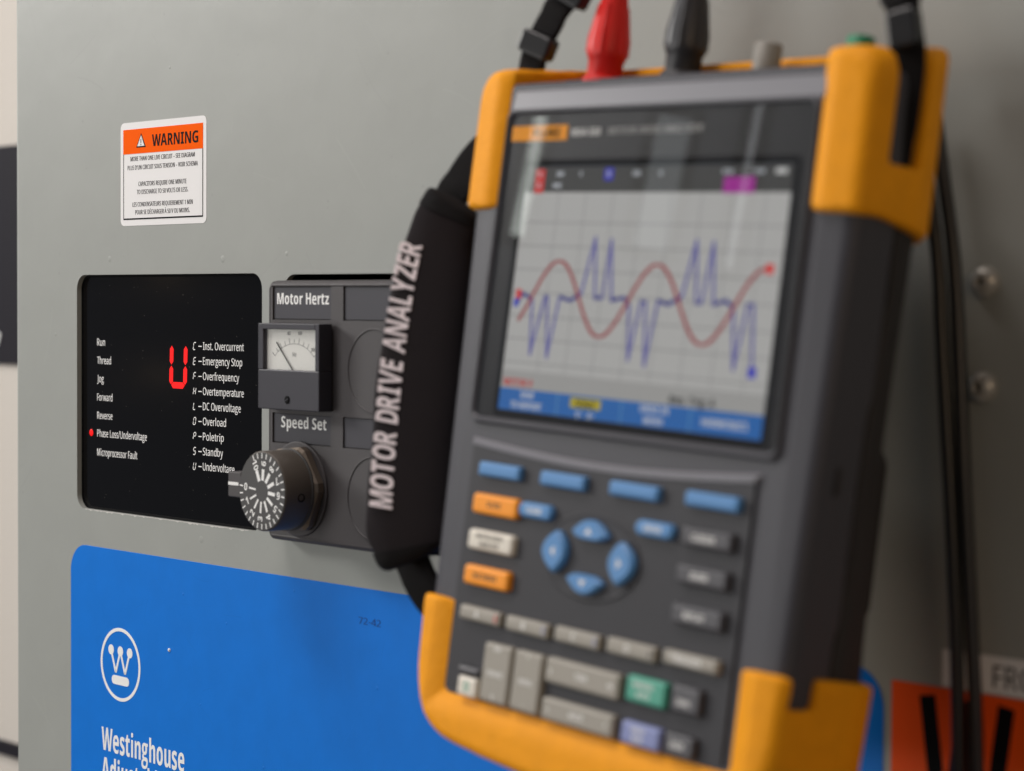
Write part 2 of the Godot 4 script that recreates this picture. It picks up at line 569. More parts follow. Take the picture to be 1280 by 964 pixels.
func make_cabinet() -> void:
	var t := thing("drive_cabinet", "light grey painted steel cabinet carrying the display, dials and labels", "cabinet")
	var skin := CSGBox3D.new()
	skin.name = "front_panel"
	skin.size = Vector3(1.36, 1.75, 0.003)
	skin.position = Vector3(-0.489, 1.075, -0.0015)
	skin.material = mats.cabinet
	t.add_child(skin)
	for c in [[-1018.9, 1250.0, 173.2, 127.4, 8.0], [-845.0, 1249.5, 138.0, 127.0, 8.0]]:
		var cut := CSGPolygon3D.new()
		cut.name = "opening"
		cut.operation = CSGShape3D.OPERATION_SUBTRACTION
		var p := PackedVector2Array()
		for q in rr(c[2], c[3], c[4], 8):
			p.append(q * MM)
		cut.polygon = p
		cut.depth = 0.02
		cut.position = Vector3(c[0] * MM, c[1] * MM, 0.01) - skin.position
		cut.material = mats.cabinet
		skin.add_child(cut)
	var edge := []
	for i in 9:
		var a := PI / 2 * i / 8
		var r := PackedVector3Array()
		for y in [0.2, 1.95]:
			r.append(Vector3(-1.169 - sin(a) * 0.003, y, -0.003 + cos(a) * 0.003))
		for y in [1.95, 0.2]:
			r.append(Vector3(-1.169, y, -0.003))
		edge.append(r)
	mi("folded_edge", loft(edge, false, false, 1), mats.cabinet, t)
	for s in [[Vector3(0.002, 1.75, 0.5), Vector3(-1.171, 1.075, -0.2531)], [Vector3(0.002, 1.75, 0.5), Vector3(0.19, 1.075, -0.2531)]]:
		var b := BoxMesh.new()
		b.size = s[0]
		mi("side_panel", b, mats.cabinet, t, s[1])
	var rear := BoxMesh.new()
	rear.size = Vector3(1.358, 1.75, 0.002)
	mi("back_panel", rear, mats.inside, t, Vector3(-0.4905, 1.075, -0.504))
	var lid := BoxMesh.new()
	lid.size = Vector3(1.364, 0.002, 0.505)
	mi("top_panel", lid, mats.cabinet, t, Vector3(-0.4905, 1.9515, -0.252))
	var plinth := BoxMesh.new()
	plinth.size = Vector3(1.34, 0.199, 0.48)
	mi("plinth", plinth, mats.inside, t, Vector3(-0.4905, 0.0995, -0.26))
	for p in [Vector2(-497.7, 1308.0), Vector2(-498.1, 1271.2)]:
		var rv := mi("rivet", lathe([[5.6, -0.2], [5.6, 0.8], [5.3, 1.8], [4.4, 3.0], [3.0, 3.9], [1.9, 4.2], [1.5, 4.1], [1.3, 2.6]], 32), mats.steel, t, Vector3(p.x, p.y, 0) * MM)
		mi("mandrel", lathe([[1.25, 2.4], [1.25, 3.2], [0.7, 3.5]], 16), mats.print_black, rv)
	# raised lumps under the paint
	for p in [[-1072, 1322, 1.3], [-966, 1321, 1.4], [-985, 1178.5, 1.4], [-912, 1323, 0.9], [-1128, 1281, 0.8], [-1014, 1420, 0.7]]:
		mi("paint_blemish", lathe([[p[2] * 1.5, -0.05], [p[2] * 1.2, 0.05], [p[2] * 0.5, 0.11]], 18), mats.cabinet, t, Vector3(p[0], p[1], 0) * MM)
	# paint chipped off along the lower lip of the display opening
	var rng := RandomNumberGenerator.new()
	rng.seed = 5
	var top := PackedVector2Array()
	var low := PackedVector2Array()
	var x := -1097.0
	while x < -942.0:
		top.append(Vector2(x, 1186.36))
		low.append(Vector2(x, 1186.1 - (rng.randf_range(0.25, 0.8) if rng.randf() < 0.22 else rng.randf_range(0.0, 0.16))))
		x += rng.randf_range(0.7, 2.2)
	low.reverse()
	top.append_array(low)
	top.reverse()
	mi("chipped_paint", loft([ring3(top, -0.05), ring3(top, 0.07)]), mats.chip, t)

# seven-segment strokes a..g of a character w by h, lower corner at the origin
func segments(which: String, w: float, h: float, s: float, gap: float, slant: float, z0: float, z1: float) -> Array:
	var p := {"a": [Vector2(0, h), Vector2(w, h)], "b": [Vector2(w, h), Vector2(w, h / 2)], "c": [Vector2(w, h / 2), Vector2(w, 0)], "d": [Vector2(0, 0), Vector2(w, 0)], "e": [Vector2(0, h / 2), Vector2(0, 0)], "f": [Vector2(0, h), Vector2(0, h / 2)], "g": [Vector2(0, h / 2), Vector2(w, h / 2)]}
	var out := []
	for k in which:
		var a: Vector2 = p[k][0]
		var b: Vector2 = p[k][1]
		var d := (b - a).normalized()
		a += d * gap
		b -= d * gap
		var o := d.orthogonal() * s / 2
		var c := d * s * 0.5
		var q := PackedVector2Array()
		for e in [a, a + o + c, b + o - c, b, b - o - c, a - o + c]:
			q.append(e + Vector2(e.y * slant, 0))
		q.reverse()
		out.append(loft([ring3(q, z0), ring3(q, z1)]))
	return out

func make_display() -> void:
	var t := thing("status_display", "black glass status display with white text and a red glowing U", "display", Vector3(-1018.9, 1250.0, -3.0) * MM)
	var cx := -1018.9
	var cy := 1250.0
	mi("glass_face", plate(182, 136, 4, -4, -0.2, 0), mats.black_glass, t)
	mi("gasket", frame(181, 135, 8, 171.2, 124.8, 7, -0.2, 0.15, 0.05), mats.print_black, t)
	var y := [1275.4, 1265.5, 1255.6, 1245.6, 1235.7, 1226.0, 1215.7]
	var s := ["Run", "Thread", "Jog", "Forward", "Reverse", "Phase Loss/Undervoltage", "Microprocessor Fault"]
	var w := [8.0, 14.0, 6.6, 15.4, 15.4, 49.2, 40.0]
	for i in 7:
		txt(t, s[i], -1089.8 - cx, y[i] - cy, -0.15, 3.9, w[i], mats.print_white, "l", false)
	var r := ["Inst. Overcurrent", "Emergency Stop", "Overfrequency", "Overtemperature", "DC Overvoltage", "Overload", "Poletrip", "Standby", "Undervoltage"]
	var rw := [36.0, 34.6, 32.0, 36.0, 33.4, 20.6, 18.6, 18.0, 28.0]
	var code := ["adef", "adefg", "aefg", "bcefg", "def", "abcdef", "abefg", "acdfg", "bcdef"]
	for i in 9:
		var base: float = 1275.0 - 7.69 * i - cy
		mi("code_letter", join(segments(code[i], 2.0, 3.6, 0.5, 0.12, 0.22, -0.2, -0.1)), mats.print_white, t, Vector3(-997.2 - cx, base, 0) * MM)
		mi("dash", bar(Vector2(-992.3 - cx, base + 1.75), Vector2(-989.4 - cx, base + 1.75), 0.5, -0.2, -0.1), mats.print_white, t)
		txt(t, r[i], -988.2 - cx, base, -0.15, 3.9, rw[i], mats.print_white, "l", false)
	var digit := node("digit", t, Vector3(-1017.6 - cx, 1256.2 - cy, 0) * MM)
	for k in "bcdef":
		mi("segment", segments(k, 12.9, 20.7, 3.3, 0.3, 0.04, -0.25, -0.1)[0], mats.led_red, digit)
	mi("indicator_lamp", lathe([[1.9, -0.2], [1.7, -0.05], [1.0, 0.02]], 24), mats.led_red, t, Vector3(-1096.0 - cx, 1227.9 - cy, 0) * MM)
	# dust and scratches on the glass
	var rng := RandomNumberGenerator.new()
	rng.seed = 12
	var dust := []
	for i in 60:
		var c := Vector2(rng.randf_range(-80, 80), rng.randf_range(-58, 58))
		var d := Vector2.from_angle(rng.randf() * TAU) * rng.randf_range(0.05, 0.2)
		dust.append(bar(c - d, c + d, rng.randf_range(0.08, 0.18), -0.2, -0.17))
	var o := mi("dust", join(dust), mats.key_grey, t)
	o.set_meta("kind", "stuff")

func make_warning_label() -> void:
	var t := thing("warning_label", "white and orange bilingual warning sticker above the black display", "label", Vector3(-1020.6, 1366.5, 0) * MM)
	var cx := -1020.6
	var cy := 1366.5
	mi("sheet", plate(80.4, 54.3, 3.2, 0, 0.15, 0), mats.sticker_white, t)
	mi("banner", plate(74.8, 12.9, 0.05, 0.15, 0.25, 0), mats.sticker_orange, t, Vector3(-1020.7 - cx, 1383.55 - cy, 0) * MM)
	for b in [[Vector2(-1058.0, 1342.9), Vector2(-983.4, 1342.9), 0.8], [Vector2(-1057.8, 1377.1), Vector2(-1057.8, 1342.9), 0.45], [Vector2(-983.6, 1377.1), Vector2(-983.6, 1342.9), 0.6]]:
		mi("border_line", bar(b[0] - Vector2(cx, cy), b[1] - Vector2(cx, cy), b[2], 0.15, 0.25), mats.print_black, t)
	var tri := node("hazard_triangle", t, Vector3(-1040.8 - cx, 1380.4 - cy, 0) * MM)
	mi("outline", loft([ring3(PackedVector2Array([Vector2(-4.6, -0.2), Vector2(4.6, -0.2), Vector2(0.2, 7.2)]), 0.25), ring3(PackedVector2Array([Vector2(-4.6, -0.2), Vector2(4.6, -0.2), Vector2(0.2, 7.2)]), 0.33)]), mats.print_black, tri)
	mi("field", loft([ring3(PackedVector2Array([Vector2(-3.4, 0.5), Vector2(3.4, 0.5), Vector2(0.2, 6.1)]), 0.33), ring3(PackedVector2Array([Vector2(-3.4, 0.5), Vector2(3.4, 0.5), Vector2(0.2, 6.1)]), 0.4)]), mats.sticker_white, tri)
	txt(tri, "!", 0.1, 1.0, 0.42, 3.2, 0, mats.print_black, "c")
	txt(t, "WARNING", -1030.2 - cx, 1380.3 - cy, 0.3, 6.0, 42.6, mats.print_black, "l", true)
	var lines := [["MORE THAN ONE LIVE CIRCUIT – SEE DIAGRAM", 1373.3, 60.2], ["PLUS D'UN CIRCUIT SOUS TENSION – VOIR SCHEMA", 1368.7, 65.8], ["CAPACITORS REQUIRE ONE MINUTE", 1360.0, 45.0], ["TO DISCHARGE TO 50 VOLTS OR LESS.", 1355.8, 48.0], ["LES CONDENSATEURS REQUIEREMENT 1 MIN", 1349.3, 56.4], ["POUR SE DÉCHARGER À 50 V OU MOINS.", 1345.2, 51.0]]
	for l in lines:
		txt(t, l[0], -1020.9 - cx, l[1] - cy, 0.2, 2.3, l[2], mats.print_black, "c", false)

func make_name_panel() -> void:
	var t := thing("name_panel", "large blue panel with a white crowned emblem and maker's lettering", "panel", Vector3(-826.5, 916.5, 0) * MM)
	var cx := -826.5
	var cy := 916.5
	mi("sheet", plate(570.6, 500, 15, 0, 0.3, 0.08, 10), mats.blue, t)
	var e := node("emblem", t, Vector3(-1061.0 - cx, 1105.2 - cy, 0) * MM)
	var ring := []
	for q in [[19.7, 0.3], [19.7, 0.42], [17.9, 0.42], [17.9, 0.3]]:
		var p := PackedVector2Array()
		for i in 64:
			p.append(Vector2.from_angle(TAU * i / 64) * q[0])
		ring.append(ring3(p, q[1]))
	mi("circle", loft(ring, false, false, -1, true), mats.print_white, e)
	for x in [-9.2, 0.0, 9.2]:
		mi("dot", lathe([[2.7, 0.3], [2.7, 0.42]], 28), mats.print_white, e, Vector3(x, 7.2, 0) * MM)
	for b in [[Vector2(-9.2, 7.2), Vector2(-4.6, -4.6)], [Vector2(-4.6, -4.6), Vector2(0, 7.2)], [Vector2(0, 7.2), Vector2(4.6, -4.6)], [Vector2(4.6, -4.6), Vector2(9.2, 7.2)]]:
		mi("stroke", bar(b[0], b[1], 1.6, 0.3, 0.41), mats.print_white, e)
	mi("underline", plate(17, 4.8, 2.3, 0.3, 0.42), mats.print_white, e, Vector3(0, -8.6, 0) * MM)
	txt(t, "Westinghouse", -1079.8 - cx, 1057.0 - cy, 0.36, 12.2, 80.0, mats.print_white, "l", true)
	txt(t, "Adjustable", -1079.8 - cx, 1040.6 - cy, 0.36, 12.2, 62.0, mats.print_white, "l", true)
	txt(t, "72-42", -854.1 - cx, 1149.6 - cy, 0.35, 3.2, 16.6, mats.faint_print, "l", false)
	mi("paint_drip", lathe([[1.0, 0.2], [0.9, 0.7], [0.4, 1.0]], 14), mats.print_white, t, Vector3(-1013.8 - cx, 1118.6 - cy, 0) * MM)
	for p in [[-1001, 1149, 0.6], [-962, 1138, 0.5], [-905, 1160, 0.6], [-985, 1094, 0.5], [-840, 1121, 0.7], [-930, 1070, 0.6]]:
		mi("paint_blemish", lathe([[p[2] * 1.6, 0.2], [p[2], 0.4], [p[2] * 0.3, 0.46]], 10), mats.blue, t, Vector3(p[0] - cx, p[1] - cy, 0) * MM)

func make_control_plate() -> void:
	var t := thing("control_plate", "dark grey moulded control plate set beside the black display", "control panel", Vector3(-858.5, 1247.5, 0) * MM)
	var cx := -858.5
	var cy := 1247.5
	# faceplate built round the four label slots, so that each slot is a real recess
	var xs := [-914.0, -909.6, -863.3, -854.0, -807.7, -803.0]
	var ys := [1309.5, 1307.2, 1291.2, 1246.6, 1232.2, 1185.4]
	mi("back_plate", plate(111.0, 124.1, 4, 2.0, 8.6, 0), mats.plate_grey, t)
	var face := []
	face.append(face_block(xs[0], xs[5], ys[1], ys[0], cx, cy))
	face.append(face_block(xs[0], xs[5], ys[3], ys[2], cx, cy))
	face.append(face_block(xs[0], xs[5], ys[5], ys[4], cx, cy))
	for r in [[ys[2], ys[1]], [ys[4], ys[3]]]:
		for c in [0, 2, 4]:
			face.append(face_block(xs[c], xs[c + 1], r[0], r[1], cx, cy))
	mi("faceplate", join(face), mats.plate_grey, t)
	var roll := []
	for q in [[0.0, 1.5], [0.0, 6.8], [0.35, 8.2], [1.1, 9.3], [2.0, 9.9], [2.9, 10.1], [2.9, 8.0]]:
		roll.append(ring3(rr(112.0 - 2 * q[0], 124.9 - 2 * q[0], 5.0 - q[0], 8), q[1]))
	mi("rolled_edge", loft(roll, false, false, 1), mats.plate_grey, t)
	for r in [[ys[1], ys[2]], [ys[3], ys[4]]]:
		for c in [1, 3]:
			var o := mi("label_slot", plate(45.4, r[0] - r[1] - 0.9, 0.3, 8.6, 9.3, 0.1), mats.slot_insert, t, Vector3((xs[c] + xs[c + 1]) / 2 - cx, (r[0] + r[1]) / 2 - cy, 0) * MM)
			if c == 1:
				if r[0] > 1290:
					txt(o, "Motor Hertz", -20.3, -2.6 + 2.0, 9.35, 5.3, 41.0, mats.print_white, "l", true)
				else:
					txt(o, "Speed Set", -16.8, 0.3, 9.35, 5.2, 35.8, mats.print_white, "l", true)
	for y in [1268.5, 1210.0]:
		mi("blanking_disc", lathe([[19.6, 9.9], [19.6, 10.4], [18.9, 10.5], [18.6, 10.1], [17.0, 10.1]], 56, -1), mats.plate_grey, t, Vector3(-830.8 - cx, y - cy, 0) * MM)

func face_block(x0: float, x1: float, y0: float, y1: float, cx: float, cy: float) -> ArrayMesh:
	var q := PackedVector2Array([Vector2(x0 + 2.3 * int(x0 < -913) - cx, y0 + 2.3 * int(y0 < 1186) - cy), Vector2(x1 - 2.3 * int(x1 > -804) - cx, y0 + 2.3 * int(y0 < 1186) - cy), Vector2(x1 - 2.3 * int(x1 > -804) - cx, y1 - 2.3 * int(y1 > 1309) - cy), Vector2(x0 + 2.3 * int(x0 < -913) - cx, y1 - 2.3 * int(y1 > 1309) - cy)])
	return loft([ring3(q, 8.6), ring3(q, 10.0)])

func make_meter() -> void:
	var t := thing("panel_meter", "square black analogue hertz meter with white scale on control plate", "meter", Vector3(-885.5, 1269.0, 0) * MM)
	var z1 := 18.5
	mi("collar", plate(46, 38.6, 1, 9.9, 12.0, 0), mats.meter_case, t)
	# case with a real window: four walls and a lower cover
	mi("cover", plate(48.4, 18.9, 0.8, 11.0, z1, 0.5), mats.meter_case, t, Vector3(0, -10.85, 0) * MM)
	for b in [[-22.05, 9.55, 4.2, 21.9], [22.65, 9.55, 3.0, 21.9], [0.4, 19.1, 41.4, 2.8]]:
		mi("window_frame", plate(b[2], b[3], 0.3, 11.0, z1, 0.35), mats.meter_case, t, Vector3(b[0], b[1], 0) * MM)
	mi("scale_card", plate(42.0, 20.0, 0.2, 12.0, 16.2, 0), mats.meter_card, t, Vector3(0.5, 8.2, 0) * MM)
	var pivot := Vector2(2.0, -4.5)
	for i in 11:
		var a := deg_to_rad(142.0 - 104.0 * i / 10.0)
		var long := 2.6 if i % 2 == 0 else 2.0
		mi("tick", bar(pivot + Vector2.from_angle(a) * Vector2(19.6, 15.6), pivot + Vector2.from_angle(a) * Vector2(19.6 + long, 15.6 + long), 0.28, 16.2, 16.26), mats.meter_print, t)
	var arc := []
	for i in 20:
		var a0 := deg_to_rad(142.0 - 104.0 * i / 20.0)
		var a1 := deg_to_rad(142.0 - 104.0 * (i + 1) / 20.0)
		arc.append(bar(pivot + Vector2.from_angle(a0) * Vector2(19.5, 15.5), pivot + Vector2.from_angle(a1) * Vector2(19.5, 15.5), 0.2, 16.2, 16.25))
	mi("scale_arc", join(arc), mats.meter_print, t)
	txt(t, "40", -2.4, 15.0, 16.25, 1.7, 2.6, mats.meter_print, "c", false)
	txt(t, "60", 6.6, 15.2, 16.25, 1.7, 2.6, mats.meter_print, "c", false)
	txt(t, "100", 17.0, 7.6, 16.25, 1.7, 3.4, mats.meter_print, "c", false)
	txt(t, "Hz", 2.2, 5.0, 16.25, 2.0, 0, mats.meter_print, "c", false)
	mi("needle", bar(Vector2(-11.6, 11.6), Vector2(2.0, -2.0), 0.45, 16.6, 16.85), mats.print_black, t)
	mi("window_glass", plate(41.6, 19.6, 0.2, 17.3, 17.6, 0), mats.glass, t, Vector3(0.5, 8.3, 0) * MM)
	var s := mi("zero_screw", lathe([[1.9, 18.3], [1.9, 18.8], [1.6, 19.0]], 24), mats.print_black, t, Vector3(-0.4, -15.4, 0) * MM)
	mi("slot", bar(Vector2(-1.2, -0.6), Vector2(1.2, 0.6), 0.45, 18.95, 19.05), mats.meter_case, s)

func make_dial() -> void:
	var t := thing("speed_dial", "round numbered speed knob with white marks below the meter", "knob", Vector3(-887.6, 1211.0, 0) * MM)
	mi("washer", lathe([[22.6, 10.0], [22.6, 11.0], [22.0, 11.4]], 56, -1), mats.plate_grey, t)
	var hex := []
	for q in [[20.6, 11.4], [21.6, 11.9], [21.6, 15.0], [20.2, 16.0]]:
		var p := PackedVector2Array()
		for i in 12:
			p.append(Vector2.from_angle(TAU * (i + (0.32 if i % 2 else -0.32)) / 12 + 0.36) * q[0])
		hex.append(ring3(p, q[1]))
	mi("nut", loft(hex), mats.nut, t)
	mi("skirt", lathe([[19.6, 15.9], [19.6, 16.6], [19.2, 16.9]], 56, -1), mats.dial_black, t)
	mi("grip", lathe([[18.9, 15.5], [18.9, 30.9], [18.5, 31.5], [18.2, 31.6]], 72), mats.knob, t)
	var hole := lathe([[2.0, -0.4], [2.0, 0.2], [1.5, 0.25], [1.3, -0.3]], 20)
	var o := mi("set_screw", hole, mats.print_black, t)
	o.transform = Transform3D(Basis(Vector3.UP, PI / 2), Vector3(18.75, -2.4, 22.8) * MM)
	var face := mi("dial_face", lathe([[18.2, 31.4], [18.2, 31.8]], 64, -1), mats.dial_black, t)
	for i in 11:
		var a := deg_to_rad(174.0 + 30.0 * i)
		var d := Vector2.from_angle(a)
		mi("bar_mark", bar(d * 5.0, d * 10.4, 0.85 + 0.125 * i, 31.8, 31.88), mats.print_white, face)
		txt(face, str(i), d.x * 13.1 + cos(a - PI / 2) * -1.75, d.y * 13.1 + sin(a - PI / 2) * -1.75, 31.82, 3.5, 0, mats.print_white, "c", true, a - PI, 0.08)
	for i in 26:
		var d := Vector2.from_angle(deg_to_rad(174.0 + 300.0 * i / 25.0))
		mi("tick", bar(d * 15.4, d * 17.9, 0.65, 31.8, 31.88), mats.print_white, face)
	var p := mi("pointer", plate(10.5, 12.0, 0.8, 22.0, 31.2, 0.5), mats.plate_grey, t, Vector3(-23.3, 1.7, 0) * MM)
	mi("arm", plate(14, 9, 0.8, 12.0, 22.5, 0.3), mats.plate_grey, p, Vector3(4.0, 0, 0) * MM)
	mi("mark", bar(Vector2(-5.0, 0.4), Vector2(3.4, 0.4), 1.5, 31.2, 31.3), mats.print_white, p)

func make_side_label() -> void:
	var t := thing("orange_label", "orange hazard label with a huge black W behind hanging cables", "label", Vector3(-457.5, 1103.0, 0) * MM)
	mi("sheet", plate(160, 120, 0.4, 0, 0.2), mats.hazard_orange, t)
	var o := Vector2(457.5, -1103.0)
	var strokes := [[Vector2(-521.2, 1159.5), Vector2(-512.6, 1101)], [Vector2(-503.9, 1159.5), Vector2(-512.6, 1101)], [Vector2(-503.9, 1159.5), Vector2(-495.2, 1101)], [Vector2(-486.5, 1159.5), Vector2(-495.2, 1101)]]
	for s in strokes:
		mi("letter_stroke", bar(s[0] + o, s[1] + o, 7.1, 0.2, 0.3), mats.print_black, t)
	var n := thing("white_label", "narrow white label strip stuck above the orange hazard label", "label", Vector3(-454.6, 1170.3, 0) * MM)
	mi("sheet", plate(120, 13.2, 0.3, 0, 0.2), mats.sticker_white, n)
	txt(n, "FRO", -492.4 + 454.6, -4.3, 0.25, 7.8, 18.0, mats.print_black, "l", false)

# ---------------------------------------------------------------- the handheld analyzer
const MIDDLE := -9.0

func key(parent: Node, x0: float, x1: float, y1: float, y0: float, m: Material, r := 1.6, tall := 3.4) -> MeshInstance3D:
	return mi("button", plate(absf(x1 - x0), absf(y1 - y0), r, 0.5, tall, 1.2, 4), m, parent, Vector3((x0 + x1) / 2, (y0 + y1) / 2, 0) * MM)

func screen_image() -> ImageTexture:
	var w := 848
	var h := 540
	var im := Image.create(w, h, false, Image.FORMAT_RGB8)
	var sx := w / 141.4
	var to := func(p: Vector2) -> Vector2: return Vector2((p.x + 76.1) * sx, (45.8 - p.y) * sx)
	im.fill(srgb(196, 195, 192))
	var rect := func(x0: float, y0: float, x1: float, y1: float, c: Color) -> void:
		var a: Vector2 = to.call(Vector2(x0, y0))
		var b: Vector2 = to.call(Vector2(x1, y1))
		im.fill_rect(Rect2i(int(a.x), int(a.y), int(b.x - a.x) + 1, int(b.y - a.y) + 1), c)
	var line := func(a: Vector2, b: Vector2, c: Color, r: int) -> void:
		var p: Vector2 = to.call(a)
		var q: Vector2 = to.call(b)
		var n := int(p.distance_to(q)) + 1
		for i in n + 1:
			var o := p.lerp(q, float(i) / n)
			im.fill_rect(Rect2i(int(o.x) - r, int(o.y) - r, 2 * r + 1, 2 * r + 1), c)
	for i in 8:
		var x := -55.5 + 15.6 * i
		rect.call(x, 36.5, x + 0.3, -33.0, srgb(142, 142, 141))
	for i in 9:
		var y := 25.3 - 8.6 * i
		rect.call(-76, y, 65.2, y - 0.3, srgb(142, 142, 141))
	rect.call(-76.2, 45.9, 65.4, 36.6, srgb(62, 62, 60))
	rect.call(-76.2, -29.6, 65.4, -36.4, srgb(176, 175, 172))
	rect.call(-76.2, -36.4, 65.4, -45, srgb(14, 106, 188))
	for x in [-41.8, -6.0, 29.8]:
		rect.call(x, -36.4, x + 0.6, -45, srgb(90, 150, 200))
	rect.call(-70.5, 44.9, -65.0, 36.2, srgb(226, 38, 34))
	rect.call(-30.6, 45.0, -25.6, 40.6, srgb(36, 34, 190))
	rect.call(32.6, 41.6, 47.8, 36.2, srgb(176, 30, 160))
	rect.call(-34.0, -37.2, -17.0, -40.8, srgb(196, 178, 20))
	rect.call(57.0, 44.4, 62.4, 42.4, srgb(210, 210, 208))
	var blue := [[-72.6, -5.4], [-69.9, -1.2], [-63.5, -2.9], [-61.0, -23.1], [-56.2, -1.8], [-54.7, -1.8], [-51.0, -23.8], [-47.6, -1.6], [-41.3, -2.8], [-35.6, 0.0], [-31.2, 20.1], [-27.6, -1.5], [-23.6, -1.1], [-22.2, 19.5], [-18.4, -1.9], [-11.6, -0.6], [-8.2, -3.6], [-5.6, -22.2], [-2.2, -1.7], [0.2, -1.7], [3.4, -23.7], [6.6, -1.0], [11.9, -2.2], [18.6, 0.8], [22.8, 19.9], [26.2, -1.2], [28.9, -0.8], [31.4, 19.6], [34.8, -1.3], [40.6, 0.3], [44.9, -2.2], [48.2, -22.1], [51.6, -0.6], [54.2, -0.6], [57.2, -22.8]]
	for i in blue.size() - 1:
		var a := Vector2(blue[i][0], blue[i][1])
		var b := Vector2(blue[i + 1][0], blue[i + 1][1])
		line.call(a, b, srgb(44, 44, 140) if absf(a.y - b.y) < 5.0 else srgb(84, 82, 172), 3)
	for i in 260:
		var x := -70.5 + 0.5 * i
		if x > 59.5:
			break
		line.call(Vector2(x, -1.8 + 13.2 * cos(TAU * (x + 50.7) / 54.3)), Vector2(x + 0.5, -1.8 + 13.2 * cos(TAU * (x + 50.2) / 54.3)), srgb(164, 44, 46), 2)
	rect.call(-73.6, 0.4, -70.4, -3.0, srgb(226, 60, 60))
	rect.call(-74.4, -3.2, -71.6, -6.2, srgb(40, 60, 200))
	rect.call(58.0, 12.8, 61.6, 9.6, srgb(236, 40, 34))
	rect.call(55.6, -21.0, 59.2, -24.6, srgb(28, 30, 200))
	return ImageTexture.create_from_image(im)

func make_analyzer() -> void:
	var t := thing("motor_analyzer", "yellow and grey handheld motor drive analyzer with lit waveform screen", "analyzer")
	t.transform = Transform3D(Basis(Vector3(0.99614, -0.03407, 0.08088), Vector3(0.04365, 0.99183, -0.11986), Vector3(-0.07614, 0.12293, 0.98949)).orthonormalized(), Vector3(-0.56549, 1.30196, 0.09994))
	var mid := Vector3(MIDDLE, 0, 0) * MM
	mi("front_shell", surface_net(sd_front_shell, Vector3(-110, -178, -26), Vector3(110, 84, 5), 2.5), mats.case_grey, t, mid)
	mi("back_shell", surface_net(sd_back_shell, Vector3(-110, -178, -64), Vector3(110, 96, -18), 3.0), mats.case_back, t, mid)
	mi("upper_guard", surface_net(sd_upper_guard, Vector3(-112, 24, -64), Vector3(112, 100, 7), 2.0), mats.guard, t, mid)
	mi("lower_guard", surface_net(sd_lower_guard, Vector3(-112, -180, -64), Vector3(112, -112, 7), 1.6), mats.guard, t, mid)
	# sloping grey strip above the window
	var strip := []
	for q in [[66.6, 0.0], [66.6, 1.3], [67.4, 1.8], [74.0, 0.6], [77.6, -3.0], [78.4, -7.0], [66.6, -7.0]]:
		var r := PackedVector3Array()
		r.append(Vector3(-88.6, q[0], q[1]) * MM)
		r.append(Vector3(76.2, q[0], q[1]) * MM)
		strip.append(r)
	var st := SurfaceTool.new()
	st.begin(Mesh.PRIMITIVE_TRIANGLES)
	st.set_smooth_group(-1)
	for i in strip.size():
		var a: PackedVector3Array = strip[i]
		var b: PackedVector3Array = strip[(i + 1) % strip.size()]
		for v in [a[0], b[0], b[1], a[0], b[1], a[1]]:
			st.add_vertex(v)
	st.generate_normals()
	mi("top_bezel", st.commit(), mats.bezel_grey, t)
	# window: surround, black lens mask, screen, pane
	mi("window_mask", plate(163.4, 113.6, 3, 0.1, 0.5, 0), mats.window_black, t, Vector3(-8.2, 9.3, 0) * MM)
	mi("window_surround", frame(167.0, 118.6, 4.5, 162.6, 113.0, 3, 0.2, 2.0, 1.0), mats.case_grey, t, Vector3(-8.2, 9.0, 0) * MM)
	var lcd := QuadMesh.new()
	lcd.size = Vector2(141.4, 89.9) * MM
	var sm := mat("screen", Color(0.03, 0.03, 0.03), 0.6, 0.3)
	sm.emission_enabled = true
	sm.emission = Color.BLACK
	sm.emission_texture = screen_image()
	sm.emission_energy_multiplier = 0.66
	var screen := mi("screen", lcd, sm, t, Vector3(-5.4, 0.85, 0.62) * MM)
	mi("screen_frame", frame(147, 95.4, 2.4, 141.8, 90.3, 0.8, 0.4, 0.95, 0.3), mats.print_black, t, Vector3(-5.4, 0.85, 0) * MM)
	mi("glass_pane", plate(162, 112.4, 2.6, 1.1, 1.3), mats.glass, t, Vector3(-8.2, 9.2, 0) * MM)
	var white := glow("screen_white", Color(0.9, 0.92, 0.95), 0.55)
	var red := glow("screen_red", Color(0.85, 0.05, 0.04), 0.6)
	var dark: Material = mats.print_black
	var wx := 5.4
	var wy := -0.85
	for l in [["SAVE", -59.4, -39.3, 2.5, white], ["TO REPORT", -59.4, -43.2, 2.5, white], ["SCALE", -25.5, -40.3, 2.6, dark], ["V~   A~", -25.0, -44.0, 2.4, white], ["DRIVE IN", 11.8, -39.3, 2.5, white], ["MENU", 11.8, -43.2, 2.5, white], ["HARMONICS", 47.4, -41.6, 2.7, white], ["MOTOR V", -65.6, -35.2, 2.8, red], ["4ms  Trig: A", 30.0, -35.4, 3.0, dark], ["A", -67.8, 42.0, 2.0, white], ["A", -67.8, 38.0, 2.0, white], ["500", -56.0, 42.2, 1.8, white], ["V", -44.0, 42.2, 1.8, white], ["RMS", -57.0, 38.0, 1.8, white], ["B", -28.1, 42.0, 2.0, white], ["500", -13.0, 42.2, 1.8, white], ["A", 0.0, 42.2, 1.8, white], ["15:04", 34.0, 42.6, 1.6, white], ["12:00", 49.0, 42.6, 1.6, white]]:
		txt(screen, l[0], l[1] + wx, l[2] + wy, 0.12, l[3], 0, l[4], "c", true, 0.0, 0.05)
	# name strip
	var badge := mi("name_badge", plate(33.0, 5.6, 0.3, 0.5, 0.75), mats.guard, t, Vector3(-71.6, 58.4, 0) * MM)
	txt(badge, "FLUKE", 4.6, -1.7, 0.8, 3.4, 15.5, mats.print_black, "c", true)
	txt(t, "MDA-550", -52.6, 57.0, 0.6, 2.7, 16.4, mats.key_print, "l", true)
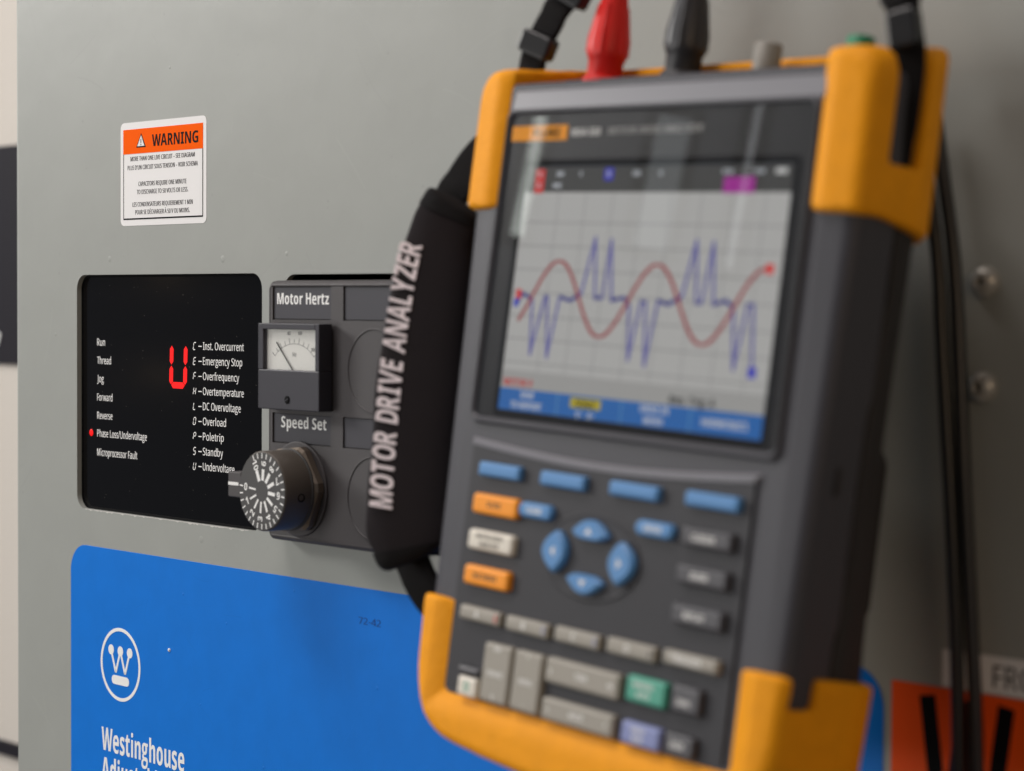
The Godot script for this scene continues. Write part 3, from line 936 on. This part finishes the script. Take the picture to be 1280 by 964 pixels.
	txt(t, "MOTOR DRIVE ANALYZER", -31.4, 57.2, 0.6, 2.5, 50.0, mats.print_grey, "l", false, 0.0, 0.1, 0.2)
	# keypad: a panel whose bowed upper lip stands proud of the window
	var pad := PackedVector2Array([Vector2(-86.5, -150.0), Vector2(66.5, -150.0), Vector2(68.0, -55.0)])
	for i in 15:
		var u := (i + 1) / 16.0
		pad.append(Vector2(lerpf(68.0, -88.5, u), -55.0 - 3.6 * sin(u * PI) - 0.8 * u))
	pad.append(Vector2(-88.5, -55.8))
	var inner := PackedVector2Array()
	for q in pad:
		inner.append(Vector2(clampf(q.x, -87.0, 66.2), clampf(q.y, -149.2, 0) - (1.9 if q.y > -100 else 0.0)))
	mi("keypad_panel", loft([ring3(inner, 0.05), ring3(inner, 1.3)]), mats.keypad, t)
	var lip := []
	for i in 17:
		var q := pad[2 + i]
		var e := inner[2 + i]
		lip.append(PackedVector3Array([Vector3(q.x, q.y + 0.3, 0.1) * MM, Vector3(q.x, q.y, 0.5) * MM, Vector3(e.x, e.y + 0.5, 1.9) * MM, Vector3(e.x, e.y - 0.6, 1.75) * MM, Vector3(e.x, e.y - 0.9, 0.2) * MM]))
	mi("keypad_lip", loft(lip, true, true, -1), mats.bezel_grey, t)  # lighter grey than the keypad: the lip's highlight is put into its colour
	var k: MeshInstance3D
	var kz := 1.3
	var raise := 2.6 + kz
	for b in [[-79.3, -54.6, -64.2, -69.4], [-42.3, -17.2, -64.1, -69.3], [-3.5, 22.1, -63.8, -68.8], [35.9, 61.8, -63.2, -68.2]]:
		key(t, b[0], b[1], b[2], b[3], mats.key_blue, 1.0, raise)
	for b in [["SCOPE", -75.9, -83.3, "key_orange"], ["RECORDER", -102.4, -109.6, "key_orange"]]:
		k = key(t, -80.3, -53.4, b[1], b[2], mats[b[3]], 1.6, raise)
		txt(k, b[0], 0, -1.0, raise + 0.02, 2.0, 0, mats.key_print_dark, "c")
	k = key(t, -80.4, -53.4, -89.2, -96.6, mats.key_cream, 1.6, raise)
	txt(k, "MOTOR DRIVE", 0, 0.7, raise + 0.02, 1.7, 0, mats.key_print_dark, "c")
	txt(k, "ANALYZER", 0, -2.2, raise + 0.02, 1.7, 0, mats.key_print_dark, "c")
	k = key(t, -52.4, -33.6, -76.2, -81.6, mats.key_blue, 2.6, raise)
	txt(k, "CLEAR", 0, -1.0, raise + 0.02, 2.1, 0, mats.key_print, "c")
	k = key(t, 12.6, 31.8, -75.4, -80.6, mats.key_blue, 2.6, raise)
	txt(k, "ENTER", 0, -1.0, raise + 0.02, 2.1, 0, mats.key_print, "c")
	for b in [["CURSOR", -75.0, -81.4], ["ZOOM", -87.5, -93.9], ["REPLAY", -100.4, -107.2]]:
		k = key(t, 36.2, 61.0, b[1], b[2], mats.key_dark, 1.2, raise)
		txt(k, b[0], -1.0, -1.1, raise + 0.02, 2.1, 0, mats.key_print, "c")
	for b in [["A", -80.0, -55.4, -117.4, -122.6], ["B", -51.8, -27.2, -117.4, -122.7], ["C", -23.3, 1.4, -117.0, -122.3], ["D", 5.4, 30.6, -116.5, -121.9], ["TRIGGER", 34.6, 61.4, -116.0, -120.8]]:
		k = key(t, b[1], b[2], b[3], b[4], mats.key_grey, 1.0, raise)
		txt(k, b[0], -1.5, -1.2, raise + 0.02, 2.5, 0, mats.key_print, "c")
	# channel colours at the ends of the input keys
	for b in [[-57.6, -120.0, "red_plastic"], [-29.4, -120.0, "key_violet"], [-0.8, -119.6, "key_violet"], [28.4, -119.2, "case_grey"]]:
		mi("channel_mark", plate(0.7, 3.0, 0.3, raise - 0.3, raise + 0.05), mats[b[2]], t, Vector3(b[0], b[1], 0) * MM)
	k = key(t, -62.0, -45.6, -128.6, -150.0, mats.key_grey, 1.4, raise)
	for l in [["mV", 8.0], ["RANGE", -1.0], ["V", -9.4]]:
		txt(k, l[0], 0, l[1], raise + 0.02, 1.9, 0, mats.key_print, "c")
	k = key(t, -43.8, -27.6, -128.5, -150.0, mats.key_grey, 1.4, raise)
	for l in [["+", 8.0], ["MOVE", -1.0], ["-", -9.4]]:
		txt(k, l[0], 0, l[1], raise + 0.02, 1.9, 0, mats.key_print, "c")
	k = key(t, -25.6, 14.6, -128.2, -137.2, mats.key_grey, 1.2, raise)
	for l in [["s", -17.0], ["TIME", 0.0], ["ns", 16.0]]:
		txt(k, l[0], l[1], -1.0, raise + 0.02, 2.0, 0, mats.key_print, "c")
	k = key(t, -25.2, 14.0, -142.2, -150.2, mats.key_grey, 1.2, raise)
	for l in [["<", -16.0], ["MOVE", 0.0], [">", 16.0]]:
		txt(k, l[0], l[1], -1.0, raise + 0.02, 2.0, 0, mats.key_print, "c")
	k = key(t, -75.8, -64.0, -143.0, -150.4, mats.key_cream, 1.2, raise)
	txt(k, "O", 0, -1.6, raise + 0.02, 3.4, 0, mats.key_green, "c")
	mi("power_hood", plate(12.4, 2.2, 0.8, 0.5, 4.2, 0.8), mats.key_dark, t, Vector3(-69.6, -140.6, 0) * MM)
	k = key(t, 18.4, 38.4, -127.2, -136.0, mats.key_green, 1.2, raise)
	txt(k, "MANUAL", -1.0, 0.8, raise + 0.02, 1.8, 0, mats.key_print, "c")
	txt(k, "AUTO", -1.0, -2.4, raise + 0.02, 1.8, 0, mats.key_print, "c")
	k = key(t, 18.3, 38.2, -142.5, -150.3, mats.key_violet, 1.2, raise)
	txt(k, "HOLD", -1.0, 0.6, raise + 0.02, 1.8, 0, mats.key_print, "c")
	txt(k, "RUN", -1.0, -2.4, raise + 0.02, 1.8, 0, mats.key_print, "c")
	k = key(t, 41.0, 55.4, -126.6, -135.6, mats.key_dark, 1.4, raise)
	txt(k, "SAVE", -0.6, -2.0, raise + 0.02, 2.0, 0, mats.key_print, "c")
	k = key(t, 40.6, 54.9, -142.4, -149.8, mats.key_dark, 1.4, raise)
	txt(k, "USER", -0.6, -1.0, raise + 0.02, 2.0, 0, mats.key_print, "c")
	# four-way cursor pad
	var c := Vector2(-11.4, -91.6)
	var oval := []
	for q in [[27.4, 15.6, kz - 0.2], [26.8, 15.0, kz + 0.5], [25.6, 14.0, kz + 0.1], [25.0, 13.4, kz - 0.2]]:
		var p := PackedVector2Array()
		for i in 56:
			var a := TAU * i / 56
			p.append(c + Vector2(cos(a) * q[0], sin(a) * q[1]))
		oval.append(ring3(p, q[2]))
	mi("cursor_rim", loft(oval, false, false, 1, true), mats.keypad, t)
	for d in [[90.0, 0], [180.0, 1], [270.0, 2], [0.0, 3]]:
		var p := PackedVector2Array()
		var inner_edge := PackedVector2Array()
		var half := 26.0 if d[1] % 2 == 0 else 30.0
		for i in 13:
			var a := deg_to_rad(d[0] - half * 1.5 + half * 3.0 * i / 12.0)
			if d[1] % 2 == 0:
				var u := -1.0 + i / 6.0
				var s := 1.0 if d[1] == 0 else -1.0
				p.append(Vector2(u * 9.8 * s, (13.0 - 4.6 * u * u) * s))
				inner_edge.append(Vector2(u * 9.8 * s, (6.0 + 2.2 * u * u * u * u) * s))
			else:
				var u2 := -1.0 + i / 6.0
				var s2 := 1.0 if d[1] == 3 else -1.0
				p.append(Vector2((25.4 - 7.2 * u2 * u2) * s2, -u2 * 7.4 * s2))
				inner_edge.append(Vector2((11.6 + 5.4 * u2 * u2) * s2, -u2 * 7.4 * s2))
		for i in 13:
			p.append(inner_edge[12 - i])
		var mean := Vector2.ZERO
		for q in p:
			mean += q / p.size()
		var small := PackedVector2Array()
		for q in p:
			small.append(mean + (q - mean) * 0.84)
		k = mi("cursor_button", loft([ring3(p, 0.8), ring3(p, raise - 1.0), ring3(small, raise)]), mats.key_blue, t, Vector3(c.x, c.y, 0) * MM)
		var dir := Vector2.from_angle(deg_to_rad(d[0]))
		var o := dir.orthogonal()
		var tri := PackedVector2Array([mean + dir * 1.4, mean + o * 1.9 - dir * 0.9, mean - o * 1.9 - dir * 0.9])
		mi("arrow", loft([ring3(tri, raise), ring3(tri, raise + 0.06)]), mats.key_print, k)
	# sockets on the top
	var sockets := [[-76.0, "red_plastic", 8.4], [-31.0, "black_plastic", 8.4], [12.8, "grey_plastic", 4.9], [57.4, "green_plastic", 4.7]]
	for s in sockets:
		var o := mi("input_socket", lathe([[s[2], 0], [s[2], 15.2 if s[2] < 8 else 3.0], [s[2] - 0.6, 15.9 if s[2] < 8 else 3.6], [s[2] - 2.0, 15.9 if s[2] < 8 else 3.6]], 32), mats[s[1]], t)
		o.transform = Transform3D(Basis(Vector3.RIGHT, -PI / 2), Vector3(s[0], 77.5 if s[2] < 8 else 81.0, -30.0) * MM)
	# latch on the case's side, stand on the back
	mi("latch", plate(2.0, 9.0, 0.8, -1, 1, 0.3), mats.case_back, t, Vector3(89.9, -54.0, -11.0) * MM).rotation.y = PI / 2
	mi("tilt_stand", plate(132, 62, 8, -66.5, -60.2, 2.0), mats.case_back, t, Vector3(-8, -72, 0) * MM)
	# padded hand strap along the side
	var strap := node("hand_strap", t)
	var facing := Vector3(0.55, 0, 0.835)
	var spine := curve([Vector3(-141.5, 36, -16), Vector3(-144.5, 28, -15), Vector3(-147, 12, -14), Vector3(-146, -30, -13), Vector3(-143.5, -66, -13), Vector3(-141.5, -90, -13.5), Vector3(-139.5, -102, -15), Vector3(-138, -107, -17)], 8)
	var rings := []
	var cuff_top := []
	var cuff_low := []
	for i in spine.size():
		var u := float(i) / (spine.size() - 1)
		var wide := lerpf(12.5, 19.5, smoothstep(0.0, 0.55, u)) - 3.5 * smoothstep(0.72, 1.0, u)
		var thick := lerpf(5.0, 6.6, smoothstep(0.05, 0.4, u)) - 1.0 * smoothstep(0.85, 1.0, u)
		var b: Vector3 = (spine[mini(i + 1, spine.size() - 1)] - spine[maxi(i - 1, 0)]).normalized()
		var side := b.cross(facing).normalized()
		var up := side.cross(b).normalized()
		var wave := sin(u * 19.0) * 0.8 + sin(u * 41.0 + 1.0) * 0.5
		for layer in 3:
			var w2: float = wide + [wave * 0.6, 0.7, 0.3][layer]
			var t2: float = thick + [0.0, 0.6, 0.4][layer]
			var tip := minf(u / 0.06, (1.0 - u) / 0.11)
			if tip < 1.0:
				var k2 := sqrt(maxf(0.12, 1.0 - (1.0 - tip) * (1.0 - tip)))
				w2 *= lerpf(1.0, k2, 0.75)
				t2 *= k2
			var r := PackedVector3Array()
			for j in 28:
				var a := TAU * j / 28
				var cx := signf(cos(a)) * pow(absf(cos(a)), 0.75)
				var cz := signf(sin(a)) * pow(absf(sin(a)), 0.85)
				r.append((spine[i] + side * cx * w2 + up * cz * t2) * MM)
			if layer == 0:
				rings.append(r)
			elif layer == 1 and u < 0.13:
				cuff_top.append(r)
			elif layer == 2 and u > 0.84:
				cuff_low.append(r)
	mi("cuff", loft(cuff_top, true, true, 1), mats.webbing, strap)
	mi("cuff", loft(cuff_low, true, true, 1), mats.webbing, strap)
	mi("pad", loft(rings, true, true, 1), mats.padding, strap)
	mi("band", tube(curve([Vector3(-118, 66, -30), Vector3(-136, 58, -24), Vector3(-146, 44, -20), Vector3(-152, 30, -19), Vector3(-154, -30, -19), Vector3(-150, -96, -19), Vector3(-144, -112, -20), Vector3(-132, -124, -24), Vector3(-112, -134, -30)], 8), 8.0, 16, 0.16, Vector3(0.35, 0, 1)), mats.webbing, strap)
	# lettering climbs the pad's outer half, letter by letter along the bend
	var words := "MOTOR DRIVE ANALYZER"
	var widths := []
	var total := 0.0
	for ch in words:
		var cw := 2.6
		if ch != " ":
			cw = text_mesh(ch, 9.6, true, 0.2).get_aabb().size.x * 0.62 + 0.7
		widths.append(cw)
		total += cw
	var lean := Vector3(-0.835, 0, 0.55) * 11.0 + facing * 5.8
	var track := curve([Vector3(-141.6, -89, -13) + lean, Vector3(-143.8, -66, -12.8) + lean, Vector3(-146, -30, -12.8) + lean, Vector3(-146.6, 0, -13.8) + lean, Vector3(-146.0, 17.5, -15.0) + lean], 30)
	var length := 0.0
	for i in track.size() - 1:
		length += track[i].distance_to(track[i + 1])
	var go := 0.0
	for n in words.length():
		if words[n] != " ":
			var want: float = (go + widths[n] / 2) / total * length
			var run := 0.0
			var i := 0
			while i < track.size() - 2 and run + track[i].distance_to(track[i + 1]) < want:
				run += track[i].distance_to(track[i + 1])
				i += 1
			var along: Vector3 = (track[i + 1] - track[i]).normalized()
			var out := along.cross(facing).normalized() * -1.0
			var tm := text_mesh(words[n], 9.6, true, 1.2)
			var box := tm.get_aabb()
			var glyph := mi("lettering", tm, mats.strap_print, strap)
			var gx := along * 0.62 * length / total
			var bs := Basis(gx, out + along * 0.12, along.cross(out).normalized())
			var place: Vector3 = track[i] + along * (want - run)
			glyph.transform = Transform3D(bs.scaled(Vector3.ONE * MM), (place + along.cross(out).normalized() * 0.3 + bs * -(box.position + box.size / 2)) * MM)
		go += widths[n]

func dev(v: Vector3) -> Vector3:
	var b := Basis(Vector3(0.99614, -0.03407, 0.08088), Vector3(0.04365, 0.99183, -0.11986), Vector3(-0.07614, 0.12293, 0.98949)).orthonormalized()
	return (b * v) + Vector3(-565.49, 1301.96, 99.94)

func plug(called: String, label: String, x: float, m: Material, lead: Material, pts: Array) -> void:
	var t := thing(called, label, "plug", dev(Vector3(x, 84.0, -30)) * MM, "test plugs in the top of the analyzer")
	t.basis = Basis(Vector3(0.99614, -0.03407, 0.08088), Vector3(0.04365, 0.99183, -0.11986), Vector3(-0.07614, 0.12293, 0.98949)).orthonormalized() * Basis(Vector3.BACK, -0.03)
	var b := mi("body", lathe([[6.6, -2.0], [6.7, 7.2], [6.9, 7.4], [7.4, 8.0], [7.8, 11], [7.7, 15], [7.0, 21], [5.4, 29], [4.7, 34], [4.4, 44], [3.6, 45]], 40), m, t)
	b.rotation.x = -PI / 2
	for i in 6:
		var a := TAU * i / 6.0
		var rib := mi("grip_rib", tube([Vector3(cos(a) * 7.4, 9.5, sin(a) * 7.4), Vector3(cos(a) * 7.4, 15, sin(a) * 7.4), Vector3(cos(a) * 5.2, 28, sin(a) * 5.2)], 0.9, 8), m, t)
		rib.name = "grip_rib"
	var path := [Vector3(0, 42, 0)]
	path.append_array(pts)
	mi("lead", tube(curve(path, 10), 2.6, 12), lead, t)

func make_straps_and_leads() -> void:
	plug("test_plug", "red test plug standing in the analyzer's top", -76.4, mats.red_plastic, mats.red_plastic, [Vector3(1, 70, -2), Vector3(4, 130, -8), Vector3(14, 200, -14)])
	plug("test_plug", "black ribbed test plug standing in the analyzer's top", -31.5, mats.black_plastic, mats.rubber, [Vector3(1, 70, -2), Vector3(3, 130, -8), Vector3(10, 200, -14)])
	# hanging strap: two webbing arms that meet at a hook on the cabinet above
	var t := thing("hanging_strap", "black webbing strap with buckles holding the analyzer by its corners", "strap")
	var hook := Vector3(-563, 1543, 16)
	var a := curve([dev(Vector3(-104, 56, -18.5)), dev(Vector3(-107, 86, -18.5)), dev(Vector3(-104, 97, -18.5)), dev(Vector3(-99, 106, -19)), dev(Vector3(-92.5, 115, -20)), dev(Vector3(-70, 148, -36)), hook + Vector3(-6, -8, 0)], 10)
	mi("webbing_arm", tube(a, 6.0, 16, 0.22, Vector3(0.2, 0, 1)), mats.webbing, t)
	var b := curve([dev(Vector3(89, 49, -18.5)), dev(Vector3(91, 62, -18.5)), dev(Vector3(91, 82, -18.5)), dev(Vector3(88.5, 90, -18.5)), dev(Vector3(84.5, 102, -19)), dev(Vector3(74, 126, -26)), hook + Vector3(6, -8, 0)], 10)
	mi("webbing_arm", tube(b, 5.6, 16, 0.22, Vector3(0.6, 0, 1)), mats.webbing, t)
	for s in [[Vector3(-104, 96.5, -18), -0.4, 15.0, 9.0], [Vector3(-90, 117, -20), -0.5, 17.0, 10.0], [Vector3(88.4, 91.5, -18), 0.2, 10.5, 13.0], [Vector3(82.5, 106, -19.5), 0.3, 14.0, 11.0]]:
		var k := mi("buckle", plate(s[2], s[3], 2.0, -2.6, 3.2, 1.0), mats.buckle, t, dev(s[0]) * MM)
		k.rotation = Vector3(-0.1, 0.2, s[1])
	mi("hook", tube(curve([Vector3(-563, 1545, 1), Vector3(-563, 1545, 14), Vector3(-563, 1550, 20), Vector3(-563, 1556, 20)], 6), 3.0, 10), mats.steel, t)
	# two cables hanging behind the analyzer
	for c in [[Vector3(-519, 1378, 14), Vector3(-512.6, 1346, 15), Vector3(-506.6, 1316, 16), Vector3(-503.4, 1285, 17), Vector3(-498.8, 1240, 18), Vector3(-495.0, 1186, 18), Vector3(-493.2, 1140, 18), Vector3(-491, 1050, 18), Vector3(-490, 900, 18), Vector3(-490, 700, 18), "thin black test cable hanging behind the analyzer, next to its case"], [Vector3(-512, 1378, 14), Vector3(-505.6, 1346, 15), Vector3(-499.6, 1316, 16), Vector3(-496.2, 1285, 17), Vector3(-492.4, 1240, 18), Vector3(-488.3, 1186, 18), Vector3(-485.4, 1140, 18), Vector3(-483.0, 1050, 18), Vector3(-482, 900, 18), Vector3(-482, 700, 18), "thin black test cable hanging behind the analyzer, next to the rivets"]]:
		var o := mi("test_cable", tube(curve(c.slice(0, 10), 10), 2.55, 14), mats.rubber, self)
		o.set_meta("label", c[10])
		o.set_meta("category", "cable")
		o.set_meta("group", "black cables hanging behind the analyzer")
